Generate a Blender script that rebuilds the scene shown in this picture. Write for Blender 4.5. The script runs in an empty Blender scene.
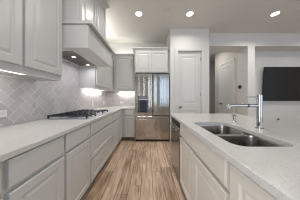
import bpy, bmesh, math, random
from mathutils import Vector

random.seed(7)
C = bpy.context.scene.collection
SC = bpy.context.scene
PI = math.pi

# ------------------------------------------------------------------ camera
HC = 1.19
cam = bpy.data.cameras.new('camera')
cam.sensor_width = 36.0
cam.lens = 13.8
cam.shift_x = 1.6 / 300
cam.shift_y = -1.8 / 300
cam.clip_start = 0.02
camo = bpy.data.objects.new('camera', cam)
camo.location = (0, 0, HC)
camo.rotation_euler = (PI / 2, 0, 0)
C.objects.link(camo)
SC.camera = camo

# ------------------------------------------------------------------ world, exposure
SC.view_settings.view_transform = 'Standard'
SC.view_settings.look = 'None'
SC.view_settings.gamma = 1.0
SC.view_settings.use_curve_mapping = False
SC.view_settings.exposure = -0.63
w = bpy.data.worlds.new('world')
w.use_nodes = True
SC.world = w
bg = w.node_tree.nodes['Background']
bg.inputs[0].default_value = (0.55, 0.74, 1.0, 1)
bg.inputs[1].default_value = 1.2
SC.cycles.filter_width = 1.15
SC.cycles.max_bounces = 8
SC.cycles.diffuse_bounces = 5
SC.cycles.sample_clamp_indirect = 6.0


def area(name, loc, rot, sx, sy, power, col=(1, 1, 1), shape='RECTANGLE', spread=PI):
    l = bpy.data.lights.new(name, 'AREA')
    l.shape = shape
    l.size = sx
    if shape in ('RECTANGLE', 'ELLIPSE'):
        l.size_y = sy
    l.energy = power
    l.color = col
    l.spread = spread
    o = bpy.data.objects.new(name, l)
    o.location = loc
    o.rotation_euler = rot
    C.objects.link(o)
    return o


WL = -1.396          # left wall
DAY = (0.92, 0.965, 1.0)
WARM = (1.0, 0.965, 0.915)
CEIL = 3.05
REAR = -2.8
# area lamps at unseen openings in the rear, left and right walls
area('unseen_daylight', (0.96, REAR + 0.02, 1.65), (PI / 2, 0, 0), 0.34, 2.3, 9, (0.66, 0.82, 1.0))
area('unseen_daylight', (1.56, REAR + 0.02, 1.65), (PI / 2, 0, 0), 0.34, 2.3, 9, (0.66, 0.82, 1.0))
area('unseen_daylight', (3.7, REAR + 0.02, 1.5), (PI / 2, 0, 0), 3.0, 2.4, 50, DAY)  # wide window added out of view to light the room
area('unseen_daylight', (-0.21, REAR + 0.02, 1.65), (PI / 2, 0, 0), 0.12, 2.3, 7, DAY)  # sliver window added unseen for the bright streak on the fridge
area('unseen_daylight', (WL + 0.02, -1.7, 1.25), (PI / 2, 0, -PI / 2), 1.6, 2.3, 112, DAY)  # left wall opening added out of view to light the island fronts
area('unseen_daylight', (6.18, 0.2, 1.6), (PI / 2, 0, PI / 2), 2.6, 2.0, 6, DAY)

# ------------------------------------------------------------------ materials


def nodes_of(name):
    m = bpy.data.materials.new(name)
    m.use_nodes = True
    nt = m.node_tree
    b = nt.nodes['Principled BSDF']
    return m, nt, b


def N(nt, t, **kw):
    n = nt.nodes.new(t)
    for k, v in kw.items():
        setattr(n, k, v)
    return n


def srgb(r, g, b):
    f = lambda c: (c / 255 / 12.92) if c <= 10 else ((c / 255 + 0.055) / 1.055) ** 2.4
    return (f(r), f(g), f(b), 1)


def mat(name, col, rough=0.5, metal=0.0, var=0.04, scale=6.0, bump=0.0, bscale=60.0, stretch=(1, 1, 1), spec=0.5, coat=0.0, bdetail=2):
    m, nt, b = nodes_of(name)
    b.inputs['Roughness'].default_value = rough
    b.inputs['Metallic'].default_value = metal
    b.inputs['Specular IOR Level'].default_value = spec
    b.inputs['Coat Weight'].default_value = coat
    tc = N(nt, 'ShaderNodeTexCoord')
    mp = N(nt, 'ShaderNodeMapping')
    mp.inputs['Scale'].default_value = stretch
    nt.links.new(tc.outputs['Object'], mp.inputs[0])
    nz = N(nt, 'ShaderNodeTexNoise')
    nz.inputs['Scale'].default_value = scale
    nz.inputs['Detail'].default_value = 3
    nt.links.new(mp.outputs[0], nz.inputs['Vector'])
    rp = N(nt, 'ShaderNodeValToRGB')
    rp.color_ramp.elements[0].position = 0.3
    rp.color_ramp.elements[1].position = 0.7
    rp.color_ramp.elements[0].color = tuple(max(0, c * (1 - var)) for c in col[:3]) + (1,)
    rp.color_ramp.elements[1].color = tuple(min(1, c * (1 + var)) for c in col[:3]) + (1,)
    nt.links.new(nz.outputs['Fac'], rp.inputs[0])
    nt.links.new(rp.outputs[0], b.inputs['Base Color'])
    if bump > 0:
        n2 = N(nt, 'ShaderNodeTexNoise')
        n2.inputs['Scale'].default_value = bscale
        n2.inputs['Detail'].default_value = bdetail
        nt.links.new(mp.outputs[0], n2.inputs['Vector'])
        bp = N(nt, 'ShaderNodeBump')
        bp.inputs['Strength'].default_value = bump
        bp.inputs['Distance'].default_value = 0.01
        nt.links.new(n2.outputs['Fac'], bp.inputs['Height'])
        nt.links.new(bp.outputs[0], b.inputs['Normal'])
    return m


def emit(name, col, strength):
    m, nt, b = nodes_of(name)
    nz = N(nt, 'ShaderNodeTexNoise')
    b.inputs['Base Color'].default_value = (0.9, 0.9, 0.9, 1)
    b.inputs['Emission Color'].default_value = tuple(col) + (1,)
    b.inputs['Emission Strength'].default_value = strength
    nt.links.new(nz.outputs['Fac'], b.inputs['Roughness'])
    return m


def math_node(nt, op, a, bv=None):
    n = N(nt, 'ShaderNodeMath', operation=op)
    for i, v in enumerate((a, bv)):
        if v is None:
            continue
        if isinstance(v, (int, float)):
            n.inputs[i].default_value = v
        else:
            nt.links.new(v, n.inputs[i])
    return n.outputs[0]


def plank_material():
    m, nt, b = nodes_of('oak_plank')
    tc = N(nt, 'ShaderNodeTexCoord')
    sp = N(nt, 'ShaderNodeSeparateXYZ')
    nt.links.new(tc.outputs['Object'], sp.inputs[0])
    x, y = sp.outputs[0], sp.outputs[1]
    xs = math_node(nt, 'DIVIDE', math_node(nt, 'ADD', x, 10.02), 0.155)
    row = math_node(nt, 'FLOOR', xs)
    w1 = N(nt, 'ShaderNodeTexWhiteNoise', noise_dimensions='1D')
    nt.links.new(row, w1.inputs['W'])
    ys = math_node(nt, 'ADD', math_node(nt, 'DIVIDE', y, 1.25), math_node(nt, 'MULTIPLY', w1.outputs['Value'], 7.3))
    idx = math_node(nt, 'FLOOR', ys)
    cb = N(nt, 'ShaderNodeCombineXYZ')
    nt.links.new(row, cb.inputs[0])
    nt.links.new(idx, cb.inputs[1])
    w2 = N(nt, 'ShaderNodeTexWhiteNoise', noise_dimensions='2D')
    nt.links.new(cb.outputs[0], w2.inputs['Vector'])
    rnd = w2.outputs['Value']
    # grain: noise drawn out along the plank, shifted per plank
    cg = N(nt, 'ShaderNodeCombineXYZ')
    nt.links.new(math_node(nt, 'MULTIPLY', x, 30.0), cg.inputs[0])
    nt.links.new(math_node(nt, 'MULTIPLY', y, 2.6), cg.inputs[1])
    nt.links.new(math_node(nt, 'MULTIPLY', rnd, 40.0), cg.inputs[2])
    g = N(nt, 'ShaderNodeTexNoise')
    g.inputs['Scale'].default_value = 1.0
    g.inputs['Detail'].default_value = 5
    g.inputs['Roughness'].default_value = 0.62
    g.inputs['Distortion'].default_value = 0.2
    nt.links.new(cg.outputs[0], g.inputs['Vector'])
    rp = N(nt, 'ShaderNodeValToRGB')
    e = rp.color_ramp.elements
    e[0].position = 0.3
    e[0].color = srgb(134, 107, 87)
    e[1].position = 0.7
    e[1].color = srgb(224, 201, 179)
    k = e.new(0.5)
    k.color = srgb(192, 165, 141)
    mixv = math_node(nt, 'ADD', math_node(nt, 'MULTIPLY', math_node(nt, 'SUBTRACT', rnd, 0.5), 0.17), g.outputs['Fac'])
    nt.links.new(mixv, rp.inputs[0])
    # joints
    fx = math_node(nt, 'FRACT', xs)
    fy = math_node(nt, 'FRACT', ys)
    ex = math_node(nt, 'MINIMUM', fx, math_node(nt, 'SUBTRACT', 1.0, fx))
    ey = math_node(nt, 'MINIMUM', fy, math_node(nt, 'SUBTRACT', 1.0, fy))
    jx = math_node(nt, 'LESS_THAN', ex, 0.014)
    jy = math_node(nt, 'LESS_THAN', ey, 0.001)
    j = math_node(nt, 'MAXIMUM', jx, jy)
    mx = N(nt, 'ShaderNodeMix', data_type='RGBA')
    nt.links.new(j, mx.inputs['Factor'])
    nt.links.new(rp.outputs[0], mx.inputs['A'])
    mx.inputs['B'].default_value = srgb(70, 52, 40)
    nt.links.new(mx.outputs['Result'], b.inputs['Base Color'])
    b.inputs['Roughness'].default_value = 0.42
    bp = N(nt, 'ShaderNodeBump')
    bp.inputs['Strength'].default_value = 0.12
    bp.inputs['Distance'].default_value = 0.004
    nt.links.new(g.outputs['Fac'], bp.inputs['Height'])
    nt.links.new(bp.outputs[0], b.inputs['Normal'])
    return m


def quartz_material():
    m, nt, b = nodes_of('white_quartz')
    tc = N(nt, 'ShaderNodeTexCoord')
    n1 = N(nt, 'ShaderNodeTexVoronoi')
    n1.inputs['Scale'].default_value = 150
    nt.links.new(tc.outputs['Object'], n1.inputs['Vector'])
    sc = N(nt, 'ShaderNodeSeparateColor')
    nt.links.new(n1.outputs['Color'], sc.inputs[0])
    spot = math_node(nt, 'MULTIPLY', math_node(nt, 'LESS_THAN', n1.outputs['Distance'], 0.27), math_node(nt, 'GREATER_THAN', sc.outputs[0], 0.62))
    r1 = N(nt, 'ShaderNodeMix', data_type='RGBA')
    nt.links.new(spot, r1.inputs['Factor'])
    r1.inputs['A'].default_value = srgb(207, 205, 202)
    r1.inputs['B'].default_value = srgb(180, 177, 173)
    n2 = N(nt, 'ShaderNodeTexNoise')
    n2.inputs['Scale'].default_value = 45
    n2.inputs['Detail'].default_value = 4
    nt.links.new(tc.outputs['Object'], n2.inputs['Vector'])
    r2 = N(nt, 'ShaderNodeValToRGB')
    r2.color_ramp.elements[0].position = 0.35
    r2.color_ramp.elements[0].color = (0.95, 0.95, 0.95, 1)
    r2.color_ramp.elements[1].position = 0.6
    r2.color_ramp.elements[1].color = (1, 1, 1, 1)
    nt.links.new(n2.outputs['Fac'], r2.inputs[0])
    mx = N(nt, 'ShaderNodeMix', data_type='RGBA', blend_type='MULTIPLY')
    mx.inputs['Factor'].default_value = 1
    nt.links.new(r1.outputs['Result'], mx.inputs['A'])
    nt.links.new(r2.outputs[0], mx.inputs['B'])
    nt.links.new(mx.outputs['Result'], b.inputs['Base Color'])
    b.inputs['Roughness'].default_value = 0.22
    return m


def tile_material():
    m, nt, b = nodes_of('grey_glazed_tile')
    ge = N(nt, 'ShaderNodeNewGeometry')
    rp = N(nt, 'ShaderNodeValToRGB')
    rp.color_ramp.elements[0].color = srgb(184, 179, 178)
    rp.color_ramp.elements[1].color = srgb(198, 194, 195)
    nt.links.new(ge.outputs['Random Per Island'], rp.inputs[0])
    nt.links.new(rp.outputs[0], b.inputs['Base Color'])
    b.inputs['Roughness'].default_value = 0.22
    return m


def steel(name, col, rough, streak=0.0, stretch=(1, 1, 1), bscale=10):
    return mat(name, col, rough=rough, metal=1.0, var=0.05, scale=3, bump=streak, bscale=bscale, stretch=stretch, bdetail=0.5)


M = {
    'wall': mat('wall_paint', srgb(214, 213, 210), 0.85, var=0.012, bump=0.06, bscale=180),
    'rearwall': mat('dimmed_rear_wall', srgb(112, 101, 90), 0.85, var=0.02),  # unseen wall coloured dark so the fridge reflects less light
    'hallwall': mat('hall_paint', srgb(200, 195, 188), 0.85, var=0.012, bump=0.06, bscale=180),
    'ceiling': mat('ceiling_paint', srgb(209, 207, 202), 0.9, var=0.012, bump=0.08, bscale=160),
    'trim': mat('trim_paint', srgb(212, 211, 208), 0.35, var=0.01),
    'cab': mat('cabinet_paint', srgb(202, 202, 200), 0.33, var=0.012),
    'island': mat('island_warm_tone', srgb(211, 205, 196), 0.33, var=0.012),  # same finish as the other cabinets, with a warmer base colour
    'cab_in': mat('cabinet_shell_paint', srgb(190, 184, 172), 0.5, var=0.015),
    'toe': mat('toe_kick_brown', srgb(120, 104, 88), 0.6, var=0.03),  # brown, darker than the cabinet fronts
    'floor': plank_material(),
    'quartz': quartz_material(),
    'tile': tile_material(),
    'grout': mat('pale_grout', srgb(228, 225, 223), 0.85, var=0.02),
    'fridge': steel('fridge_steel', (0.50, 0.48, 0.46), 0.15, 1.2, (3.4, 3.4, 0.04), 1.6),
    'dw': steel('dishwasher_steel', (0.42, 0.40, 0.38), 0.26, 0.10, (9, 9, 0.2), 1.6),
    'sink': steel('sink_steel', (0.30, 0.28, 0.26), 0.24, 0.05, (1, 1, 1), 6),
    'chrome': steel('chrome', (0.50, 0.505, 0.51), 0.10),
    'handlesteel': steel('handle_steel', (0.42, 0.41, 0.40), 0.2),
    'nickel': steel('nickel', (0.22, 0.21, 0.20), 0.3),
    'hoodsteel': steel('hood_steel', (0.20, 0.165, 0.14), 0.3),
    'cooksteel': steel('cooktop_steel', (0.72, 0.74, 0.78), 0.3),
    'iron': mat('cast_iron', (0.012, 0.014, 0.020, 1), 0.28, var=0.1),
    'bluegrey': mat('blue_grey_plastic', srgb(52, 60, 74), 0.3, var=0.03),
    'blueglint': mat('blue_glint_colour', srgb(96, 118, 146), 0.3, var=0.03),  # blue reflection inside the dispenser put into the colour
    'black': mat('black_plastic', (0.012, 0.012, 0.013, 1), 0.4, var=0.1),
    'darkgrey': mat('dark_grey_enamel', (0.035, 0.035, 0.037, 1), 0.4, var=0.05),
    'screen': mat('tv_glass', (0.011, 0.010, 0.008, 1), 0.3, var=0.05, spec=0.35),
    'plastic': mat('white_plastic', srgb(222, 222, 220), 0.35, var=0.01),
    'detector': mat('detector_plastic', srgb(205, 203, 200), 0.5, var=0.02),
    'greyplastic': mat('grey_plastic', srgb(128, 130, 134), 0.35, var=0.02),
    'lamp': emit('lamp_glow', (1.0, 0.95, 0.86), 14.0),
    'led': emit('led_glow', (1.0, 0.95, 0.88), 4.0),
    'hoodlamp': emit('hood_lamp_glow', (1.0, 0.95, 0.9), 3.0),
    'display': emit('blue_display', (0.25, 0.5, 1.0), 0.5),
}

# ------------------------------------------------------------------ builders
ORI = {}


def tag(o, label=None, cat=None, group=None, kind=None):
    if label:
        o['label'] = label
    if cat:
        o['category'] = cat
    if group:
        o['group'] = group
    if kind:
        o['kind'] = kind
    return o


def thing(name, label, cat, loc, group=None):
    o = bpy.data.objects.new(name, None)
    o.empty_display_size = 0.05
    C.objects.link(o)
    o.location = loc
    ORI[o.name] = Vector(loc)
    return tag(o, label, cat, group)


def obj(name, bm, m, parent=None, bevel=0.0, smooth=False, label=None, seg=2):
    bmesh.ops.recalc_face_normals(bm, faces=bm.faces)
    me = bpy.data.meshes.new(name)
    org = ORI[parent.name] if parent else Vector((0, 0, 0))
    bmesh.ops.translate(bm, verts=bm.verts, vec=-org)
    bm.to_mesh(me)
    bm.free()
    ms = m if isinstance(m, (list, tuple)) else [m]
    for q in ms:
        me.materials.append(M[q])
    o = bpy.data.objects.new(name, me)
    C.objects.link(o)
    if parent:
        o.parent = parent
    ORI[o.name] = org.copy()
    if smooth:
        for p in me.polygons:
            p.use_smooth = True
        me.set_sharp_from_angle(angle=math.radians(40))
    if bevel > 0:
        b = o.modifiers.new('bevel', 'BEVEL')
        b.width = bevel
        b.segments = seg
        b.limit_method = 'ANGLE'
    if label:
        o['label'] = label
    return o


def struct(name, bm, m, parent=None, bevel=0.0):
    o = obj(name, bm, m, parent, bevel)
    if not parent:
        o['kind'] = 'structure'
    return o


def BM():
    return bmesh.new()


def bx(bm, x0, x1, y0, y1, z0, z1, mi=0):
    v = [bm.verts.new((x, y, z)) for x in (x0, x1) for y in (y0, y1) for z in (z0, z1)]
    for q in ((0, 1, 3, 2), (4, 6, 7, 5), (0, 4, 5, 1), (2, 3, 7, 6), (0, 2, 6, 4), (1, 5, 7, 3)):
        bm.faces.new([v[i] for i in q]).material_index = mi
    return bm


def box(*a):
    return bx(BM(), *a)


def cyl(bm, c, r, h, axis='z', n=24, r2=None):
    """closed cylinder from c along axis by h"""
    r2 = r if r2 is None else r2
    ax = {'x': Vector((1, 0, 0)), 'y': Vector((0, 1, 0)), 'z': Vector((0, 0, 1))}[axis] if isinstance(axis, str) else Vector(axis).normalized()
    u = ax.orthogonal().normalized()
    v = ax.cross(u)
    c = Vector(c)
    a, b = [], []
    for i in range(n):
        t = 2 * PI * i / n
        d = u * math.cos(t) + v * math.sin(t)
        a.append(bm.verts.new(c + d * r))
        b.append(bm.verts.new(c + ax * h + d * r2))
    for i in range(n):
        k = (i + 1) % n
        bm.faces.new((a[i], a[k], b[k], b[i]))
    bm.faces.new(a[::-1])
    bm.faces.new(b)
    return bm


def lathe(bm, c, prof, n=28, axis='z'):
    """profile of (r, h) turned about an axis at c"""
    ax = {'x': Vector((1, 0, 0)), 'y': Vector((0, 1, 0)), 'z': Vector((0, 0, 1)), '-y': Vector((0, -1, 0)), '-x': Vector((-1, 0, 0)), '-z': Vector((0, 0, -1))}[axis]
    u = ax.orthogonal().normalized()
    v = ax.cross(u)
    c = Vector(c)
    rings = []
    for r, h in prof:
        rings.append([bm.verts.new(c + ax * h + (u * math.cos(2 * PI * i / n) + v * math.sin(2 * PI * i / n)) * max(r, 1e-4)) for i in range(n)])
    for a, b in zip(rings, rings[1:]):
        for i in range(n):
            k = (i + 1) % n
            bm.faces.new((a[i], a[k], b[k], b[i]))
    bm.faces.new(rings[0][::-1])
    bm.faces.new(rings[-1])
    return bm


def tube(bm, pts, r, n=12):
    pts = [Vector(p) for p in pts]
    rings = []
    for i, p in enumerate(pts):
        d = (pts[min(i + 1, len(pts) - 1)] - pts[max(i - 1, 0)]).normalized()
        ref = Vector((0, 0, 1)) if abs(d.z) < 0.9 else Vector((1, 0, 0))
        u = d.cross(ref).normalized()
        v = d.cross(u)
        rr = r[i] if isinstance(r, (list, tuple)) else r
        rings.append([bm.verts.new(p + (u * math.cos(2 * PI * k / n) + v * math.sin(2 * PI * k / n)) * rr) for k in range(n)])
    for a, b in zip(rings, rings[1:]):
        for i in range(n):
            k = (i + 1) % n
            bm.faces.new((a[i], a[k], b[k], b[i]))
    bm.faces.new(rings[0][::-1])
    bm.faces.new(rings[-1])
    return bm


def loops(bm, o, u, v, wd, w, h, prof, mi=0):
    """concentric rectangles of a panel: prof = (inset, depth along wd)"""
    o, u, v, wd = Vector(o), Vector(u), Vector(v), Vector(wd)
    rings = []
    for i, d in prof:
        rings.append([bm.verts.new(o + u * a + v * b + wd * d) for a, b in ((i, i), (w - i, i), (w - i, h - i), (i, h - i))])
    bm.faces.new(rings[0])
    for a, b in zip(rings, rings[1:]):
        for k in range(4):
            q = (k + 1) % 4
            bm.faces.new((a[k], a[q], b[q], b[k])).material_index = mi
    bm.faces.new(rings[-1])
    return bm


DOOR = [(0, -0.0075), (0, 0.0175), (0.003, 0.0205), (0.056, 0.0205), (0.0605, 0.0125), (0.066, 0.0105), (0.072, 0.0105), (0.094, 0.0175), (0.097, 0.018)]
SLAB = [(0, -0.0075), (0, 0.013), (0.006, 0.0165), (0.011, 0.0205)]
AX = {'+x': ((0, 1, 0), (1, 0, 0)), '-x': ((0, 1, 0), (-1, 0, 0)), '-y': ((1, 0, 0), (0, -1, 0))}


def front(name, parent, face, at, a0, a1, z0, z1, prof=DOOR, m='cab'):
    """a cabinet door or drawer front lying on plane 'at', spanning a0..a1 across and z0..z1"""
    u, wd = AX[face]
    o = (at, a0, z0) if face[1] == 'x' else (a0, at, z0)
    return obj(name, loops(BM(), o, u, (0, 0, 1), wd, a1 - a0, z1 - z0, prof), m, parent)


def crown(bm, x0, x1, y0, y1, prof, sides):
    """rectangular rings pushed out on the given sides: prof = (projection, z)"""
    rings = []
    for p, z in prof:
        X0 = x0 - p if '-x' in sides else x0
        X1 = x1 + p if '+x' in sides else x1
        Y0 = y0 - p if '-y' in sides else y0
        Y1 = y1 + p if '+y' in sides else y1
        rings.append([bm.verts.new(q) for q in ((X0, Y0, z), (X1, Y0, z), (X1, Y1, z), (X0, Y1, z))])
    bm.faces.new(rings[0][::-1])
    for a, b in zip(rings, rings[1:]):
        for k in range(4):
            q = (k + 1) % 4
            bm.faces.new((a[k], a[q], b[q], b[k]))
    bm.faces.new(rings[-1])
    return bm


def crown_prof(z0, h, p):
    return [(0.002, z0), (0.008, z0), (0.008, z0 + 0.15 * h), (0.35 * p, z0 + 0.4 * h), (0.7 * p, z0 + 0.62 * h), (0.92 * p, z0 + 0.8 * h), (p, z0 + 0.82 * h), (p, z0 + h)]


# ------------------------------------------------------------------ key planes
WB = 3.88            # back wall
CT = 0.915           # counter top
TH = 0.035
LF = -0.741          # base cabinet face, left run
LC = -0.711          # counter edge, left run
BF = 3.19            # base cabinet face, back run
BC = 3.16
IF = 0.425           # island face
IC = 0.392           # island counter edge
IE = 2.07            # island far end
UF = -1.062          # far wall cabinets' face
PX0, PX1, PY = 0.587, 1.625, 3.07   # pantry block
HY = 3.295           # plane of the wall with the two openings
HX = 2.848           # right wall of the hall
NB = 3.68            # back wall of the television recess
HZ = 2.686

# ------------------------------------------------------------------ structure
struct('floor', box(WL - 0.1, 6.3, REAR - 0.1, 6.1, -0.1, 0.0), 'floor')
struct('ceiling', box(WL - 0.1, 6.3, REAR - 0.1, 6.1, CEIL, CEIL + 0.1), 'ceiling')
b = BM()
bx(b, WL - 0.1, WL, -0.9, WB + 0.1, 0, CEIL)
bx(b, WL - 0.1, WL, REAR - 0.1, -2.5, 0, CEIL)
bx(b, WL - 0.1, WL, -2.5, -0.9, 2.4, CEIL)  # opening added behind the camera, lets light onto the island
bx(b, WL - 0.1, WL, -2.5, -0.9, 0, 0.1)
wl = struct('wall_left', b, 'wall')
wb = struct('wall_back', box(WL, PX0, WB, WB + 0.1, 0, CEIL), 'wall')

# pantry block with a door opening
D0, D1, DZ = 0.785, 1.42, 2.455
b = BM()
bx(b, PX0, D0, PY, PY + 0.11, 0, CEIL)
bx(b, D1, PX1, PY, PY + 0.11, 0, CEIL)
bx(b, D0, D1, PY, PY + 0.11, DZ, CEIL)
bx(b, PX0, PX0 + 0.11, PY + 0.11, 4.9, 0, CEIL)
bx(b, PX1 - 0.11, PX1, PY + 0.11, 4.9, 0, CEIL)
struct('wall_pantry', b, 'wall')

# wall with the hall opening and the television recess
b = BM()
bx(b, PX1, 6.2, HY, HY + 0.46, HZ, CEIL)
bx(b, HX, 3.054, HY, NB, 0, HZ)
struct('wall_front', b, 'wall')
struct('wall_hall', box(HX, 2.96, NB, 4.92, 0, CEIL), 'hallwall')
struct('wall_niche', box(2.96, 6.2, NB, NB + 0.1, 0, CEIL), 'wall')
struct('wall_end', box(0.5, 6.2, 5.9, 6.0, 0, CEIL), 'hallwall')

# rear and right walls with their windows, behind the camera
wins = [(0.79, 1.13, 0.5, 2.8), (1.39, 1.73, 0.5, 2.8), (2.2, 5.2, 0.3, 2.7), (-0.27, -0.15, 0.5, 2.8)]  # wide and sliver windows are unseen additions for light and a fridge streak
b = BM()
xs = sorted([WL, 6.2] + [q for wn in wins for q in wn[:2]])
for a0, a1 in zip(xs, xs[1:]):
    wn = [q for q in wins if abs(q[0] - a0) < 1e-6 and abs(q[1] - a1) < 1e-6]
    if wn:
        bx(b, a0, a1, REAR - 0.1, REAR, 0, wn[0][2])
        bx(b, a0, a1, REAR - 0.1, REAR, wn[0][3], CEIL)
    else:
        bx(b, a0, a1, REAR - 0.1, REAR, 0, CEIL)
struct('wall_rear', b, 'rearwall')
b = BM()
bx(b, 6.2, 6.3, REAR, -1.1, 0, CEIL)
bx(b, 6.2, 6.3, 1.5, 6.0, 0, CEIL)
bx(b, 6.2, 6.3, -1.1, 1.5, 0, 0.6)
bx(b, 6.2, 6.3, -1.1, 1.5, 2.6, CEIL)
struct('wall_right', b, 'wall')
for i, (a0, a1, z0, z1) in enumerate(wins):
    b = BM()
    bx(b, a0, a0 + 0.03, REAR - 0.07, REAR - 0.03, z0, z1)
    bx(b, a1 - 0.03, a1, REAR - 0.07, REAR - 0.03, z0, z1)
    bx(b, a0 + 0.03, a1 - 0.03, REAR - 0.07, REAR - 0.03, z0, z0 + 0.03)
    bx(b, a0 + 0.03, a1 - 0.03, REAR - 0.07, REAR - 0.03, z1 - 0.03, z1)
    struct('window_%d' % (i + 1), b, 'trim')

# baseboards
b = BM()
bx(b, PX0 + 0.001, D0 - 0.086, PY - 0.014, PY, 0, 0.13)
bx(b, D1 + 0.086, PX1, PY - 0.014, PY, 0, 0.13)
struct('baseboard_pantry', b, 'trim')
struct('baseboard_hall', box(HX - 0.014, HX, HY, 3.79, 0, 0.13), 'trim')
struct('baseboard_niche', box(3.056, 6.19, NB - 0.014, NB, 0, 0.13), 'trim')


# herringbone backsplash
def herringbone(u0, u1, z0, z1, put, mid):
    """tiles in a 45 degree herringbone clipped to a rectangle; put(u, z, w) gives the point"""
    W, g = 0.0762, 0.004
    n = 2
    bm = BM()
    s = math.sqrt(0.5)
    R = 26
    rects = []
    for i in range(-R, R):
        for k in range(-R, R):
            # unit cell of n:1 herringbone: step (1,1) along the stair, (n,-n) across
            x, y = k + n * i, k - n * i
            rects.append((x, y, n, 1))
            rects.append((x, y + 1, 1, n))
    cu, cz = mid
    for x, y, a, c in rects:
        pts = []
        for px, py in ((x * W + g / 2, y * W + g / 2), ((x + a) * W - g / 2, y * W + g / 2), ((x + a) * W - g / 2, (y + c) * W - g / 2), (x * W + g / 2, (y + c) * W - g / 2)):
            pts.append((cu + s * (px - py), cz + s * (px + py)))
        # clip polygon to the rectangle (Sutherland-Hodgman)
        for ax, lim, sg in ((0, u0, 1), (0, u1, -1), (1, z0, 1), (1, z1, -1)):
            out = []
            for q in range(len(pts)):
                A, B = pts[q], pts[(q + 1) % len(pts)]
                da, db = sg * (A[ax] - lim), sg * (B[ax] - lim)
                if da >= 0:
                    out.append(A)
                if (da >= 0) != (db >= 0):
                    t = da / (da - db)
                    out.append((A[0] + (B[0] - A[0]) * t, A[1] + (B[1] - A[1]) * t))
            pts = out
            if len(pts) < 3:
                break
        if len(pts) < 3:
            continue
        mu, mz = sum(p[0] for p in pts) / len(pts), sum(p[1] for p in pts) / len(pts)
        top = [bm.verts.new(put(p[0] + (mu - p[0]) * 0.012, p[1] + (mz - p[1]) * 0.012, 0.006)) for p in pts]
        bot = [bm.verts.new(put(p[0], p[1], 0.003)) for p in pts]
        try:
            bm.faces.new(top)
            for q in range(len(pts)):
                r = (q + 1) % len(pts)
                bm.faces.new((bot[q], bot[r], top[r], top[q]))
        except ValueError:
            pass
    # grout bed
    v = [bm.verts.new(put(*p)) for p in ((u0, z0, 0.0045), (u1, z0, 0.0045), (u1, z1, 0.0045), (u0, z1, 0.0045))]
    f = bm.faces.new(v)
    f.material_index = 1
    return bm


def splash(name, parts, parent):
    full = BM()
    for p in parts:
        t = herringbone(*p)
        me = bpy.data.meshes.new('t')
        t.to_mesh(me)
        t.free()
        full.from_mesh(me)
        bpy.data.meshes.remove(me)
    me = bpy.data.meshes.new(name)
    full.normal_update()
    full.to_mesh(me)
    full.free()
    me.materials.append(M['tile'])
    me.materials.append(M['grout'])
    o = bpy.data.objects.new(name, me)
    C.objects.link(o)
    o.parent = parent
    o['label'] = 'grey herringbone tile with pale grout'
    return o


lp = lambda u, z, w_: (WL + w_, u, z)
splash('backsplash', [(-0.2, 1.415, CT, 1.40, lp, (1.84, 1.157)), (1.415, 2.31, CT, 1.813, lp, (1.84, 1.157)), (2.31, WB, CT, 1.40, lp, (1.84, 1.157))], wl)
splash('backsplash', [(WL + 0.006, -0.392, CT, 1.40, lambda u, z, w_: (u, WB - w_, z), (-0.9, 1.157))], wb)

# pantry door
dr = thing('door_1', None, None, ((D0 + D1) / 2, PY, 0))
dr['kind'] = 'structure'
b = BM()
bx(b, D0 - 0.085, D0 + 0.004, PY - 0.024, PY - 0.0005, 0, DZ + 0.085)
bx(b, D1 - 0.004, D1 + 0.085, PY - 0.024, PY - 0.0005, 0, DZ + 0.085)
bx(b, D0 + 0.004, D1 - 0.004, PY - 0.024, PY - 0.0005, DZ - 0.004, DZ + 0.085)
obj('door_casing', b, 'trim', dr, bevel=0.004)


def leaf(bm, o, u, wd, w, zs, stile=0.105, dep=0.035):
    """two panel door leaf; zs = (bottom, lower panel z0,z1, upper panel z0,z1, top)"""
    o, u, wd = Vector(o), Vector(u), Vector(wd)
    Z = Vector((0, 0, 1))

    def slab(a0, a1, c0, c1, d0, d1):
        v = [bm.verts.new(o + u * a + wd * d + Z * c) for a in (a0, a1) for d in (d0, d1) for c in (c0, c1)]
        for q in ((0, 1, 3, 2), (4, 6, 7, 5), (0, 4, 5, 1), (2, 3, 7, 6), (0, 2, 6, 4), (1, 5, 7, 3)):
            bm.faces.new([v[i] for i in q])
    bot, l0, l1, p0, p1, top = zs
    slab(0, stile, bot, top, -dep, 0)
    slab(w - stile, w, bot, top, -dep, 0)
    for c0, c1 in ((bot, l0), (l1, p0), (p1, top)):
        slab(stile, w - stile, c0, c1, -dep, 0)
    for c0, c1 in ((l0, l1), (p0, p1)):
        loops(bm, o + u * stile + Z * c0, u, Z, wd, w - 2 * stile, c1 - c0,
              [(0, -dep), (0, -0.001), (0.012, -0.012), (0.03, -0.012), (0.05, -0.005)])
    return bm


obj('door_leaf', leaf(BM(), (D0 + 0.006, PY + 0.035, 0), (1, 0, 0), (0, -1, 0), D1 - D0 - 0.012, (0.008, 0.22, 0.86, 1.05, 2.31, DZ - 0.006)), 'trim', dr)
kb = BM()
lathe(kb, (D0 + 0.075, PY + 0.035, 0.945), [(0.03, 0.0), (0.03, 0.006), (0.012, 0.01), (0.011, 0.03), (0.026, 0.04), (0.029, 0.052), (0.022, 0.064), (0.005, 0.068)], axis='-y')
obj('door_knob', kb, 'nickel', dr, smooth=True)
for z in (0.25, 1.25, 2.2):
    obj('hinge', cyl(BM(), (D1 - 0.008, PY + 0.028, z), 0.008, 0.09, 'z', 10), 'nickel', dr)

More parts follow.
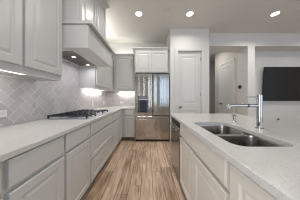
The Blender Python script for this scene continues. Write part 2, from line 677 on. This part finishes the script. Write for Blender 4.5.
# hall door, in the right wall of the hall
h0, h1, hz = 3.87, 4.54, 2.46
dr = thing('door_2', None, None, (HX, (h0 + h1) / 2, 0))
dr['kind'] = 'structure'
b = BM()
bx(b, HX - 0.026, HX - 0.0005, h0 - 0.075, h0 + 0.006, 0, hz + 0.075)
bx(b, HX - 0.026, HX - 0.0005, h1 - 0.006, h1 + 0.075, 0, hz + 0.075)
bx(b, HX - 0.026, HX - 0.0005, h0 + 0.006, h1 - 0.006, hz - 0.006, hz + 0.075)
obj('door_casing', b, 'trim', dr, bevel=0.004)
obj('door_leaf', leaf(BM(), (HX - 0.0135, h0 + 0.008, 0), (0, 1, 0), (-1, 0, 0), h1 - h0 - 0.016, (0.008, 0.22, 0.86, 1.05, 2.31, hz - 0.008), 0.105, 0.013), 'trim', dr)
kb = BM()
lathe(kb, (HX - 0.0135, h1 - 0.075, 0.98), [(0.03, 0.0), (0.03, 0.006), (0.012, 0.01), (0.011, 0.03), (0.026, 0.04), (0.029, 0.052), (0.022, 0.064), (0.005, 0.068)], axis='-x')
obj('door_knob', kb, 'black', dr, smooth=True)

# ------------------------------------------------------------------ wall cabinets
# near pair of doors
t = thing('wall_cabinet', 'large pale grey wall cabinet with two tall doors nearest the camera', 'cabinet', (WL, 0.95, 1.40), 'wall cabinets')
b = BM()
bx(b, WL + 0.007, UF - 0.012, 0.50, 1.418, 1.418, 2.50)
bx(b, UF - 0.031, UF - 0.012, 0.50, 1.418, 1.40, 1.418)
bx(b, WL + 0.007, UF - 0.031, 1.40, 1.418, 1.40, 1.418)
obj('body', b, 'cab', t)
front('door', t, '+x', UF - 0.004, 0.555, 0.957, 1.462, 2.47)
front('door', t, '+x', UF - 0.004, 0.980, 1.40, 1.462, 2.47)
obj('crown', crown(BM(), WL + 0.007, UF - 0.004, 0.5, 1.418, crown_prof(2.48, 0.08, 0.05), ('+x', '-y')), 'cab', t)

# cabinet above the hood
HN, HF_ = 1.42, 2.31
t = thing('wall_cabinet', 'high pale grey cabinet standing on top of the range hood', 'cabinet', (-1.1, 1.86, 2.145), 'wall cabinets')
obj('body', box(WL + 0.002, -0.870, HN + 0.012, HF_ - 0.012, 2.146, 2.985), 'cab', t)
front('door', t, '+x', -0.862, HN + 0.035, 1.862, 2.175, 2.955)
front('door', t, '+x', -0.862, 1.868, HF_ - 0.035, 2.175, 2.955)
obj('crown', crown(BM(), WL + 0.002, -0.862, HN + 0.012, HF_ - 0.012, crown_prof(2.965, 0.084, 0.06), ('+x', '-y', '+y')), 'cab', t)

# range hood
t = thing('range_hood', 'boxed pale grey range hood with a dark steel underside above the cooktop', 'range hood', (-1.07, 1.865, 1.813))
b = BM()
bx(b, WL + 0.007, -0.742, HN, HF_, 1.835, 2.092)
bx(b, WL + 0.007, -0.765, HN + 0.014, HF_ - 0.014, 2.092, 2.11)
bx(b, WL + 0.007, -1.40 + 0.075, HN, HF_, 1.813, 1.835)
bx(b, -1.00, -0.742, HN, HF_, 1.813, 1.835)
bx(b, -1.325, -1.00, HN, 1.53, 1.813, 1.835)
bx(b, -1.325, -1.00, 2.20, HF_, 1.813, 1.835)
obj('cover', b, 'cab', t)
obj('ledge_molding', box(WL + 0.002, -0.695, HN - 0.008, HF_ + 0.008, 2.1105, 2.145), 'cab', t)
ins = obj('insert', box(-1.324, -1.001, 1.531, 2.199, 1.809, 1.834), 'hoodsteel', t, bevel=0.003)
for y0 in (1.60, 1.90):
    b = BM()
    for k in range(7):
        bx(b, -1.29 + k * 0.036, -1.27 + k * 0.036, y0, y0 + 0.25, 1.805, 1.8095)
    obj('filter', b, 'hoodsteel', t)
for y in (1.72, 2.12):
    area('hood_light', (-1.115, y, 1.8), (0, 0, 0), 0.05, 0.05, 2.8 if y < 2 else 1.7, (0.97, 0.95, 1.0), 'DISK')
    lm = obj('lamp', cyl(BM(), (-1.115, y, 1.8015), 0.028, 0.0035, 'z', 20), 'hoodlamp', t)

# far wall cabinets on the left wall
t = thing('wall_cabinet', 'pale grey wall cabinet between the range hood and the corner', 'cabinet', (WL, 2.8, 1.40), 'wall cabinets')
b = BM()
bx(b, WL + 0.007, UF - 0.012, HF_ + 0.002, 3.52, 1.418, 2.50)
bx(b, UF - 0.031, UF - 0.012, HF_ + 0.002, 3.52, 1.40, 1.418)
bx(b, WL + 0.007, UF - 0.031, HF_ + 0.002, HF_ + 0.02, 1.40, 1.418)
obj('body', b, 'cab', t)
front('door', t, '+x', UF - 0.004, 2.345, 2.775, 1.462, 2.47)
front('door', t, '+x', UF - 0.004, 2.795, 3.225, 1.462, 2.47)
obj('crown', crown(BM(), WL + 0.007, UF - 0.004, HF_ + 0.002, 3.50, crown_prof(2.47, 0.08, 0.05), ('+x',)), 'cab', t)

# back corner wall cabinet
t = thing('wall_cabinet', 'pale grey single door wall cabinet on the back wall, left of the refrigerator', 'cabinet', (-0.72, WB, 1.40), 'wall cabinets')
b = BM()
bx(b, UF - 0.002, -0.378, 3.562, WB - 0.007, 1.418, 2.50)
bx(b, UF - 0.002, -0.378, 3.562, 3.581, 1.40, 1.418)
obj('body', b, 'cab', t)
front('door', t, '-y', 3.554, -1.0, -0.452, 1.462, 2.47)
obj('crown', crown(BM(), UF - 0.002, -0.378, 3.554, WB - 0.007, crown_prof(2.47, 0.08, 0.05), ('-y',)), 'cab', t)

# cabinet over the refrigerator with its tall side panel
t = thing('wall_cabinet', 'two door pale grey cabinet over the refrigerator with a crown', 'cabinet', (0.08, 3.5, 1.885), 'wall cabinets')
obj('body', box(-0.376, 0.536, 3.158, WB - 0.007, 1.885, 2.53), 'cab', t)
obj('side_panel', box(-0.376, -0.37, 3.151, WB - 0.007, 0.0, 1.884), 'cab', t)
front('door', t, '-y', 3.15, -0.345, 0.070, 1.905, 2.475)
front('door', t, '-y', 3.15, 0.078, 0.515, 1.905, 2.475)
obj('crown', crown(BM(), -0.376, 0.536, 3.15, WB - 0.007, crown_prof(2.475, 0.085, 0.055), ('-y', '-x')), 'cab', t)
obj('filler_strip', box(0.537, PX0 - 0.001, 3.19, 3.21, 1.885, 2.53), 'cab', t)

# ------------------------------------------------------------------ base cabinets


def base_body(t, face, lo, hi, at, back, m='cab'):
    """carcass, face frame and toe kick; lo..hi across the run"""
    b = BM()
    k = BM()
    if face == '+x':
        bx(b, back, at - 0.008, lo + 0.001, hi - 0.001, 0.105, CT - TH - 0.001)
        bx(k, back, at - 0.07, lo + 0.001, hi - 0.001, 0.0, 0.104)
    elif face == '-x':
        bx(b, at + 0.008, back, lo + 0.001, hi - 0.001, 0.105, 0.66)
        bx(b, at + 0.008, at + 0.028, lo + 0.001, hi - 0.001, 0.66, CT - TH - 0.001)
        bx(b, back - 0.02, back, lo + 0.001, hi - 0.001, 0.66, CT - TH - 0.001)
        bx(k, at + 0.07, back, lo + 0.001, hi - 0.001, 0.0, 0.104)
    else:
        bx(b, lo + 0.001, hi - 0.001, at + 0.008, back, 0.105, CT - TH - 0.001)
        bx(k, lo + 0.001, hi - 0.001, at + 0.07, back, 0.0, 0.104)
    obj('body', b, m, t)
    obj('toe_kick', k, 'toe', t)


LB = WL + 0.007
TOPZ = (0.716, 0.868)
LOWZ = (0.115, 0.690)
specs = [
    (0.12, 0.585, 'd', 'pale grey base cabinet at the near end of the left run, mostly out of view'),
    (0.585, 1.004, 'd', 'pale grey base cabinet under the wall outlet, nearest on the left'),
    (1.004, 1.447, 'd', 'pale grey base cabinet with drawer and door, just before the cooktop drawers'),
    (1.447, 2.33, 'w', 'wide pale grey base cabinet with two deep drawers under the cooktop'),
    (2.33, 3.19, 'c', 'pale grey base cabinet between the cooktop drawers and the back corner'),
]
for lo, hi, kind, lab in specs:
    t = thing('base_cabinet', lab, 'cabinet', (-1.05, (lo + hi) / 2, 0), 'base cabinets of the left run')
    base_body(t, '+x', lo, hi, LF, LB)
    if kind == 'd':
        front('drawer', t, '+x', LF, lo + 0.014, hi - 0.014, *TOPZ, SLAB)
        front('door', t, '+x', LF, lo + 0.014, hi - 0.014, *LOWZ)
    elif kind == 'w':
        front('drawer', t, '+x', LF, lo + 0.010, hi - 0.010, *TOPZ, SLAB)
        front('drawer', t, '+x', LF, lo + 0.010, hi - 0.010, 0.408, 0.690)
        front('drawer', t, '+x', LF, lo + 0.010, hi - 0.010, 0.115, 0.392)
    else:
        front('drawer', t, '+x', LF, lo + 0.012, 2.78, *TOPZ, SLAB)
        front('door', t, '+x', LF, lo + 0.012, 2.78, *LOWZ)
        front('door', t, '+x', LF, 2.80, 3.12, *LOWZ)
        front('drawer', t, '+x', LF, 2.80, 3.12, *TOPZ, SLAB)
t = thing('base_cabinet', 'narrow pale grey base cabinet on the back wall beside the refrigerator', 'cabinet', (-0.56, 3.5, 0), 'base cabinets of the back wall')
base_body(t, '-y', LF, -0.378, BF, WB - 0.007)
front('drawer', t, '-y', BF, -0.665, -0.40, *TOPZ, SLAB)
front('door', t, '-y', BF, -0.665, -0.40, *LOWZ)

# left worktop, L shaped
b = BM()
pts = [(LB, -0.05), (LC, -0.05), (LC, BC), (-0.378, BC), (-0.378, WB - 0.007), (LB, WB - 0.007)]
lo_ = [b.verts.new((x, y, CT - TH)) for x, y in pts]
hi_ = [b.verts.new((x, y, CT)) for x, y in pts]
b.faces.new(hi_)
b.faces.new(lo_[::-1])
for i in range(6):
    k = (i + 1) % 6
    b.faces.new((lo_[i], lo_[k], hi_[k], hi_[i]))
wt = obj('worktop', b, 'quartz', None, bevel=0.003)
tag(wt, 'long white speckled quartz worktop along the left wall and corner', 'worktop')

# ------------------------------------------------------------------ cooktop
K0, K1, KX0, KX1 = 1.455, 2.28, -1.325, -0.765
t = thing('cooktop', 'steel gas cooktop with black cast iron grates set in the left worktop', 'cooktop', ((KX0 + KX1) / 2, (K0 + K1) / 2, CT))
obj('tray', loops(BM(), (KX0, K0, CT), (1, 0, 0), (0, 1, 0), (0, 0, 1), KX1 - KX0, K1 - K0, [(0, 0.0002), (0, 0.006), (0.008, 0.012), (0.02, 0.012), (0.026, 0.008)]), 'cooksteel', t)
burn = [(-1.19, 1.64, 0.045), (-0.97, 1.64, 0.036), (-1.10, 1.87, 0.055), (-1.19, 2.10, 0.036), (-0.97, 2.10, 0.045)]
for x, y, r in burn:
    bu = obj('burner', lathe(BM(), (x, y, CT + 0.0075), [(r + 0.012, 0), (r + 0.012, 0.006), (r, 0.012), (r, 0.016)]), 'cooksteel', t, smooth=True)
    obj('burner_cap', lathe(BM(), (x, y, CT + 0.0235), [(r * 0.9, 0), (r * 0.95, 0.004), (r * 0.8, 0.009)]), 'iron', bu, smooth=True)
sec = (K1 - K0 - 0.04) / 3
for s_ in range(3):
    y0 = K0 + 0.02 + s_ * sec + 0.003
    y1 = y0 + sec - 0.006
    x0, x1 = KX0 + 0.025, KX1 - (0.10 if s_ == 1 else 0.025)
    gb = BM()
    zt, zb = CT + 0.054, CT + 0.037
    r = 0.005
    for y in (y0, y1 - 2 * r):
        bx(gb, x0, x1, y, y + 2 * r, zb, zt)
    for x in (x0, x1 - 2 * r):
        bx(gb, x, x + 2 * r, y0, y1, zb, zt)
    ym = (y0 + y1) / 2
    bx(gb, x0, x1, ym - r, ym + r, zb + 0.004, zt)
    for f in (0.16, 0.33, 0.5, 0.67, 0.84):
        x = x0 + (x1 - x0) * f
        bx(gb, x - r, x + r, y0, y1, zb + 0.004, zt)
    for x in (x0, x1 - 0.016):
        for y in (y0, y1 - 0.016):
            bx(gb, x, x + 0.016, y, y + 0.016, CT + 0.009, zb)
    obj('grate', gb, 'iron', t)
for k in range(5):
    y = 1.87 + (k - 2) * 0.042
    obj('knob', lathe(BM(), (KX1 - 0.055, y, CT + 0.0085), [(0.017, 0), (0.017, 0.004), (0.014, 0.007), (0.013, 0.024), (0.010, 0.026)], 18), 'cooksteel', t, smooth=True)

# ------------------------------------------------------------------ refrigerator
FX0, FX1, FY = -0.364, 0.568, 3.125
FT = 1.855
t = thing('refrigerator', 'french door stainless steel refrigerator with a dispenser in the left door', 'refrigerator', (0.1, 3.5, 0))
obj('body', box(FX0 + 0.004, FX1 - 0.004, FY + 0.075, WB - 0.02, 0.03, FT - 0.01), 'darkgrey', t)
SEAM = 0.705
MX = 0.105
gap = 0.008


def fdoor(name, x0, x1, z0, z1):
    return obj(name, loops(BM(), (x0, FY + 0.07, z0), (1, 0, 0), (0, 0, 1), (0, -1, 0), x1 - x0, z1 - z0,
                           [(0, 0), (0, 0.058), (0.004, 0.066), (0.012, 0.07)]), 'fridge', t, smooth=False)


# left door with the dispenser recess
QX0, QX1, QZ0, QZ1 = -0.285, 0.0, 0.80, 1.255
b = BM()
yb, yf = FY + 0.07, FY
bx(b, FX0, QX0, yf, yb, SEAM + 0.008, FT)
bx(b, QX1, MX - gap / 2, yf, yb, SEAM + 0.008, FT)
bx(b, QX0, QX1, yf, yb, SEAM + 0.008, QZ0)
bx(b, QX0, QX1, yf, yb, QZ1, FT)
bx(b, QX0, QX1, yb - 0.012, yb, QZ0, QZ1)
ld = obj('left_door', b, 'fridge', t)
b = BM()
bx(b, QX0, QX0 + 0.012, yf - 0.004, yb - 0.012, QZ0, QZ1)
bx(b, QX1 - 0.012, QX1, yf - 0.004, yb - 0.012, QZ0, QZ1)
bx(b, QX0 + 0.012, QX1 - 0.012, yf - 0.004, yb - 0.012, QZ0, QZ0 + 0.015)
obj('dispenser_frame', b, 'darkgrey', ld)
obj('dispenser_panel', box(QX0 + 0.012, QX1 - 0.012, yf - 0.006, yb - 0.012, 1.135, QZ1), 'greyplastic', ld, bevel=0.003)
obj('dispenser_cavity', box(QX0 + 0.0125, QX1 - 0.0125, yb - 0.018, yb - 0.0125, QZ0 + 0.015, 1.134), 'bluegrey', ld)
for x0, x1 in ((QX0 + 0.0125, QX0 + 0.045), (QX1 - 0.045, QX1 - 0.0125)):
    obj('dispenser_glint', box(x0, x1, yf + 0.03, yf + 0.05, QZ0 + 0.016, 1.134), 'blueglint', ld)  # strips added to carry the blue glint at the recess sides
obj('display', box(QX0 + 0.03, QX1 - 0.03, yf - 0.0075, yf - 0.0062, 1.155, 1.165), 'display', ld)
obj('dispenser_paddle', box(-0.175, -0.11, yf + 0.02, yf + 0.03, 0.90, 1.09), 'darkgrey', ld)
rd = fdoor('right_door', MX + gap / 2, FX1, SEAM + 0.008, FT)
fd = fdoor('freezer_drawer', FX0, FX1, 0.065, SEAM - 0.006)


def bar(name, p0, p1, parent, off=0.05, r=0.011):
    p0, p1 = Vector(p0), Vector(p1)
    d = (p1 - p0).normalized()
    b = BM()
    o = Vector((0, -off, 0))
    tube(b, [p0 + o, p1 + o], r, 14)
    for p in (p0 + d * 0.04, p1 - d * 0.04):
        tube(b, [p + Vector((0, 0.0, 0)), p + o], 0.008, 10)
    return obj(name, b, 'handlesteel', parent, smooth=True)


bar('handle', (MX - 0.040, FY, 0.78), (MX - 0.040, FY, 1.80), ld)
bar('handle', (MX + 0.040, FY, 0.78), (MX + 0.040, FY, 1.80), rd)
bar('handle', (FX0 + 0.04, FY, 0.625), (FX1 - 0.04, FY, 0.625), fd)
for x in (FX0 + 0.07, FX1 - 0.07):
    obj('hinge_cover', box(x - 0.05, x + 0.05, FY + 0.02, FY + 0.12, FT + 0.001, FT + 0.02), 'darkgrey', t, bevel=0.004)
obj('base_grille', box(FX0 + 0.01, FX1 - 0.01, FY + 0.05, FY + 0.074, 0.012, 0.062), 'black', t)
for x in (FX0 + 0.08, FX1 - 0.08):
    for y in (FY + 0.15, WB - 0.15):
        obj('foot', cyl(BM(), (x, y, 0.0), 0.02, 0.0295, 'z', 14), 'black', t)

# ------------------------------------------------------------------ island
IB = 1.20   # back of the island cabinets
t = thing('dishwasher', 'stainless steel dishwasher at the far end of the island', 'dishwasher', (0.7, 1.77, 0))
W0, W1 = 1.497, 2.04
obj('body', box(IF + 0.03, IB - 0.02, W0 + 0.004, W1 - 0.004, 0.105, CT - TH - 0.004), 'darkgrey', t)
obj('door', loops(BM(), (IF + 0.029, W0 + 0.003, 0.115), (0, 1, 0), (0, 0, 1), (-1, 0, 0), W1 - W0 - 0.006, 0.675, [(0, 0), (0, 0.05), (0.005, 0.055)]), 'dw', t)
obj('control_panel', loops(BM(), (IF + 0.029, W0 + 0.003, 0.795), (0, 1, 0), (0, 0, 1), (-1, 0, 0), W1 - W0 - 0.006, 0.075, [(0, 0), (0, 0.045), (0.004, 0.05)]), 'black', t)
b = BM()
tube(b, [(IF - 0.055, W0 + 0.05, 0.765), (IF - 0.055, W1 - 0.05, 0.765)], 0.011, 14)
for y in (W0 + 0.08, W1 - 0.08):
    tube(b, [(IF - 0.026, y, 0.765), (IF - 0.055, y, 0.765)], 0.008, 10)
obj('handle', b, 'chrome', t, smooth=True)
obj('toe_kick', box(IF + 0.08, IB - 0.02, W0 + 0.004, W1 - 0.004, 0.0, 0.104), 'black', t)

t = thing('end_panel', 'pale greige end panel of the island beside the dishwasher', 'panel', (0.8, 2.05, 0))
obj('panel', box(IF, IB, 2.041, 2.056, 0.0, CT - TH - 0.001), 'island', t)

isl = [
    (0.587, 1.497, 's', 'wide pale greige sink base cabinet with two doors under the sink'),
    (0.12, 0.587, 't', 'pale greige full door base cabinet beside the sink base, nearest on the island'),
]
for lo, hi, kind, lab in isl:
    t = thing('base_cabinet', lab, 'cabinet', (0.8, (lo + hi) / 2, 0), 'base cabinets of the island')
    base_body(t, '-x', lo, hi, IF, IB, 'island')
    if kind == 's':
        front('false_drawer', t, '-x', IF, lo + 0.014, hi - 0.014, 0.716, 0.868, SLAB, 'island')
        mid = (lo + hi) / 2
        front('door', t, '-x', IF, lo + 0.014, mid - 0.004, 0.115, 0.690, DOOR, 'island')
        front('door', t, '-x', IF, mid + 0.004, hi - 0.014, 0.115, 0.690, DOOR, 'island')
    else:
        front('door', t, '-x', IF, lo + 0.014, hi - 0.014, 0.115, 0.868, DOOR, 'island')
t = thing('back_panel', 'pale greige back panel closing the seating side of the island', 'panel', (1.21, 1.0, 0))
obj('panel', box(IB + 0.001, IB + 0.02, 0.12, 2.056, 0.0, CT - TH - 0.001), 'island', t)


def rrect(x0, x1, y0, y1, r, n=8):
    out = []
    for cx, cy, a in ((x1 - r, y1 - r, 0), (x0 + r, y1 - r, PI / 2), (x0 + r, y0 + r, PI), (x1 - r, y0 + r, 1.5 * PI)):
        for i in range(n + 1):
            q = a + PI / 2 * i / n
            out.append((cx + r * math.cos(q), cy + r * math.sin(q)))
    return out


# island worktop with the sink cut-out
SX0, SX1, SY0, SY1 = 0.502, 0.875, 0.655, 1.33
b = BM()
outer = [(IC, -0.25), (1.545, -0.25), (1.545, IE), (IC, IE)]
hole = rrect(SX0, SX1, SY0, SY1, 0.075)
for z in (CT, CT - TH):
    eds = []
    for ring in (outer, hole):
        vs = [b.verts.new((x, y, z)) for x, y in ring]
        eds += [b.edges.new((vs[i], vs[(i + 1) % len(vs)])) for i in range(len(vs))]
    bmesh.ops.triangle_fill(b, use_beauty=True, use_dissolve=False, edges=eds)
b.verts.ensure_lookup_table()
key = {(round(v.co.x, 5), round(v.co.y, 5), round(v.co.z, 5)): v for v in b.verts}
for ring in (outer, hole):
    for i in range(len(ring)):
        p, q = ring[i], ring[(i + 1) % len(ring)]
        g = lambda c, z: key[(round(c[0], 5), round(c[1], 5), round(z, 5))]
        try:
            b.faces.new((g(p, CT), g(q, CT), g(q, CT - TH), g(p, CT - TH)))
        except ValueError:
            pass
iw = obj('worktop', b, 'quartz', None, bevel=0.003)
tag(iw, 'white speckled quartz worktop of the island around the sink', 'worktop')

# sink: two bowls under the worktop
t = thing('sink', 'double bowl stainless steel sink set under the island worktop', 'sink', (0.69, 0.985, CT - 0.25))


def bowl(y0, y1):
    b = BM()
    zt = CT - TH - 0.0015
    x0, x1 = SX0 - 0.004, SX1 + 0.004
    prof = [(0.0, zt, 0.078), (0.003, zt - 0.012, 0.076), (0.006, zt - 0.17, 0.072), (0.014, zt - 0.19, 0.068), (0.035, zt - 0.2, 0.05)]
    rings = []
    for ins, z, r in prof:
        rings.append([b.verts.new((x, y, z)) for x, y in rrect(x0 + ins, x1 - ins, y0 + ins, y1 - ins, r)])
    n = len(rings[0])
    for a, c in zip(rings, rings[1:]):
        for i in range(n):
            k = (i + 1) % n
            b.faces.new((a[i], a[k], c[k], c[i]))
    b.faces.new(rings[-1])
    # flange
    fl = [b.verts.new((x, y, zt)) for x, y in rrect(x0 - 0.012, x1 + 0.012, y0 - 0.012, y1 + 0.012, 0.085)]
    for i in range(n):
        k = (i + 1) % n
        b.faces.new((rings[0][i], rings[0][k], fl[k], fl[i]))
    o = obj('bowl', b, 'sink', t, smooth=True)
    so = o.modifiers.new('thickness', 'SOLIDIFY')
    so.thickness = 0.0015
    so.offset = 0
    cx, cy = (x0 + x1) / 2, (y0 + y1) / 2
    d = BM()
    lathe(d, (cx, cy, zt - 0.199), [(0.045, 0.0), (0.045, 0.003), (0.036, 0.004), (0.03, 0.001), (0.005, 0.001)])
    obj('drain', d, 'chrome', o, smooth=True)


bowl(SY0 - 0.004, 0.976)
bowl(1.002, SY1 + 0.004)

# faucet
fx, fy = 1.012, 1.047
t = thing('faucet', 'chrome column faucet with a straight spout behind the island sink', 'faucet', (fx, fy, CT))
obj('base_ring', lathe(BM(), (fx, fy, CT), [(0.030, 0), (0.030, 0.006), (0.024, 0.010)]), 'chrome', t, smooth=True)
obj('column', lathe(BM(), (fx, fy, CT + 0.009), [(0.0215, 0), (0.0215, 0.285), (0.020, 0.296), (0.012, 0.298)], 32), 'chrome', t, smooth=True)
b = BM()
tube(b, [(fx - 0.018, fy, CT + 0.207), (fx - 0.10, fy, CT + 0.208), (fx - 0.25, fy, CT + 0.209), (fx - 0.275, fy, CT + 0.205), (fx - 0.288, fy, CT + 0.180)], [0.0165, 0.0155, 0.0155, 0.0165, 0.015], 16)
sp = obj('spout', b, 'chrome', t, smooth=True)
obj('collar', cyl(BM(), (fx - 0.115, fy, CT + 0.2073), 0.0165, 0.012, 'x', 18), 'black', sp)
obj('handle', tube(BM(), [(fx - 0.016, fy, CT + 0.283), (fx - 0.125, fy, CT + 0.285)], [0.007, 0.005], 12), 'chrome', t, smooth=True)

# soap dispenser
sx, sy = 0.995, 1.33
t = thing('soap_dispenser', 'short chrome soap dispenser on the island behind the far sink bowl', 'soap dispenser', (sx, sy, CT))
obj('barrel', lathe(BM(), (sx, sy, CT), [(0.022, 0), (0.022, 0.004), (0.016, 0.008), (0.018, 0.045), (0.014, 0.05), (0.014, 0.06)]), 'chrome', t, smooth=True)
b = BM()
lathe(b, (sx, sy, CT + 0.0605), [(0.020, 0), (0.022, 0.004), (0.022, 0.020), (0.016, 0.024)])
obj('pump_head', b, 'chrome', t, smooth=True)
obj('nozzle', tube(BM(), [(sx - 0.016, sy, CT + 0.073), (sx - 0.036, sy, CT + 0.071)], 0.006, 10), 'chrome', t, smooth=True)

# ------------------------------------------------------------------ television and small wall things
t = thing('television', 'large black flat television tilted forward in the wall recess', 'television', (4.5, 3.62, 1.62))
TX0, TX1, TZ0, TZ1 = 3.575, 5.45, 1.105, 2.155
ty0, ty1 = 3.60, 3.535     # bottom, top of the tilted screen


def tilted(bm, x0, x1, z0, z1, d0, d1):
    def P(x, z, d):
        f = (z - TZ0) / (TZ1 - TZ0)
        return (x, ty0 + (ty1 - ty0) * f + d, z)
    v = [bm.verts.new(P(x, z, d)) for x in (x0, x1) for d in (d0, d1) for z in (z0, z1)]
    for q in ((0, 1, 3, 2), (4, 6, 7, 5), (0, 4, 5, 1), (2, 3, 7, 6), (0, 2, 6, 4), (1, 5, 7, 3)):
        bm.faces.new([v[i] for i in q])
    return bm


obj('casing', tilted(BM(), TX0, TX1, TZ0, TZ1, 0.002, 0.035), 'black', t, bevel=0.004)
obj('screen', tilted(BM(), TX0 + 0.008, TX1 - 0.008, TZ0 + 0.014, TZ1 - 0.008, -0.0005, 0.0018), 'screen', t)
obj('wall_mount', box(4.2, 4.8, 3.636, NB - 0.0005, 1.35, 1.62), 'black', t)

t = thing('thermostat', 'small round black thermostat on the hall wall', 'thermostat', (HX, 3.57, 1.54))
obj('dial', lathe(BM(), (HX - 0.0005, 3.57, 1.54), [(0.056, 0), (0.056, 0.018), (0.050, 0.026), (0.02, 0.027)], axis='-x'), 'black', t, smooth=True)


def outlet(p, face, label, group='wall outlets over the worktops', two=True, horiz=True):
    """plate .115 x .072 with two sockets; p is the centre on the wall surface"""
    t = thing('wall_outlet', label, 'outlet', p, group)
    a, c = (0.0575, 0.036) if horiz else (0.036, 0.0575)
    x, y, z = p

    def pl(u0, u1, z0, z1, d0, d1):
        return box(x + d0, x + d1, y + u0, y + u1, z + z0, z + z1) if face == '+x' else box(x + u0, x + u1, y - d1, y - d0, z + z0, z + z1)
    obj('plate', pl(-a, a, -c, c, 0.0003, 0.006), 'plastic', t, bevel=0.002)
    for s_ in (-0.021, 0.021):
        q = (s_ - 0.014, s_ + 0.014, -0.016, 0.016) if horiz else (-0.016, 0.016, s_ - 0.014, s_ + 0.014)
        so = obj('socket', pl(*q, 0.0061, 0.0075), 'plastic', t)
        b = BM()
        for k in (-0.006, 0.006):
            u, v = (s_, k) if horiz else (k, s_)
            r = (u - 0.004, u + 0.004, v - 0.0012, v + 0.0012) if horiz else (u - 0.0012, u + 0.0012, v - 0.004, v + 0.004)
            q = pl(*r, 0.0076, 0.0079)
            me = bpy.data.meshes.new('q')
            q.to_mesh(me)
            q.free()
            b.from_mesh(me)
            bpy.data.meshes.remove(me)
        obj('slot', b, 'darkgrey', so)
    return t


outlet((WL + 0.0062, 1.07, 1.043), '+x', 'white wall outlet under the nearest wall cabinet')
outlet((WL + 0.0062, 2.86, 1.065), '+x', 'white wall outlet on the left wall just past the cooktop', horiz=False)
outlet((WL + 0.0062, 3.57, 1.052), '+x', 'white wall outlet on the left wall near the corner', horiz=False)
outlet((-0.90, WB - 0.0062, 1.047), '-y', 'white wall outlet on the back wall left of the refrigerator')
t = outlet((4.13, NB - 0.0003, 0.50), '-y', 'white wall outlet with a black plug below the television', 'wall outlets in the television recess', horiz=False)
t = thing('power_plug', 'small black plug in the outlet below the television', 'plug', (4.13, NB - 0.01, 0.525))
b = BM()
bx(b, 4.112, 4.148, NB - 0.045, NB - 0.0086, 0.505, 0.55)
obj('plug_body', b, 'black', t, bevel=0.006)

# ------------------------------------------------------------------ lights of the room
cans = [(-0.21, 2.53), (0.914, 2.53), (2.79, 2.53)]
names = ['leftmost recessed ceiling light, above the aisle', 'recessed ceiling light above the island, in front of the pantry door', 'rightmost recessed ceiling light, in front of the hall opening']
for (x, y), lab in zip(cans, names):
    t = thing('ceiling_light', lab, 'ceiling light', (x, y, CEIL), 'recessed ceiling lights')
    b = BM()
    lathe(b, (x, y, CEIL - 0.0003), [(0.092, 0), (0.090, 0.006), (0.070, 0.009), (0.066, 0.004)], 32, '-z')
    obj('trim_ring', b, 'plastic', t, smooth=True)
    obj('lens', cyl(BM(), (x, y, CEIL - 0.0075), 0.063, 0.003, 'z', 28), 'lamp', t)
    area('ceiling_lamp', (x, y, CEIL - 0.012), (0, 0, 0), 0.12, 0.12, 14 if x < 0 else 11.5 if x < 1 else 20, WARM, 'DISK', math.radians(150))
for x, y, pw in ((-0.21, 0.7, 17), (-0.21, -1.2, 2), (4.6, 2.53, 14)):  # unseen lamps without fixtures, added to brighten the room
    area('ceiling_lamp', (x, y, CEIL - 0.012), (0, 0, 0), 0.12, 0.12, pw, WARM, 'DISK', math.radians(150))
area('hall_lamp', (2.2, 4.5, CEIL - 0.012), (0, 0, 0), 0.2, 0.2, 16, WARM, 'DISK')

t = thing('smoke_detector', 'small white round smoke detector on the ceiling between two lights', 'smoke detector', (0.395, 2.44, CEIL))
obj('housing', lathe(BM(), (0.395, 2.44, CEIL - 0.0003), [(0.055, 0), (0.055, 0.012), (0.044, 0.024), (0.012, 0.026)], 28, '-z'), 'detector', t, smooth=True)

bars = [
    ((-1.125, 0.55, 1.06), '+y', 'slim white light bar under the nearest wall cabinet'),
    ((-1.33, 2.42, 3.40), '+y', 'slim white light bar under the wall cabinet by the corner'),
    ((3.82, -1.0, -0.45), '+x', 'slim white light bar under the back wall cabinet'),
]
for (c, a0, a1), ax, lab in bars:
    mid = (a0 + a1) / 2
    if ax == '+y':
        t = thing('cabinet_light', lab, 'light', (c, mid, 1.417), 'lights under the wall cabinets')
        obj('housing', box(c - 0.02, c + 0.02, a0, a1, 1.408, 1.4178), 'plastic', t)
        obj('lens', box(c - 0.014, c + 0.014, a0 + 0.01, a1 - 0.01, 1.404, 1.4079), 'led', t)
        area('cabinet_lamp', (c, mid, 1.402), (0, 0.75 if a0 < 1 else 0, 0), 0.025, a1 - a0 - 0.03, (5.5 if a0 < 1 else 5) * (a1 - a0), WARM)
    else:
        t = thing('cabinet_light', lab, 'light', (mid, c, 1.417), 'lights under the wall cabinets')
        obj('housing', box(a0, a1, c - 0.02, c + 0.02, 1.408, 1.4178), 'plastic', t)
        obj('lens', box(a0 + 0.01, a1 - 0.01, c - 0.014, c + 0.014, 1.404, 1.4079), 'led', t)
        area('cabinet_lamp', (mid, c, 1.402), (0, 0, 0), a1 - a0 - 0.03, 0.025, 8.0 * (a1 - a0), WARM)
# light strips lying on top of the wall cabinets, behind their crowns
area('strip_lamp', (-0.75, 3.75, 2.57), (PI, 0, 0), 0.7, 0.03, 3.0, WARM)
area('strip_lamp', (-1.28, 2.9, 2.57), (PI, 0, 0), 0.03, 1.1, 11, WARM)
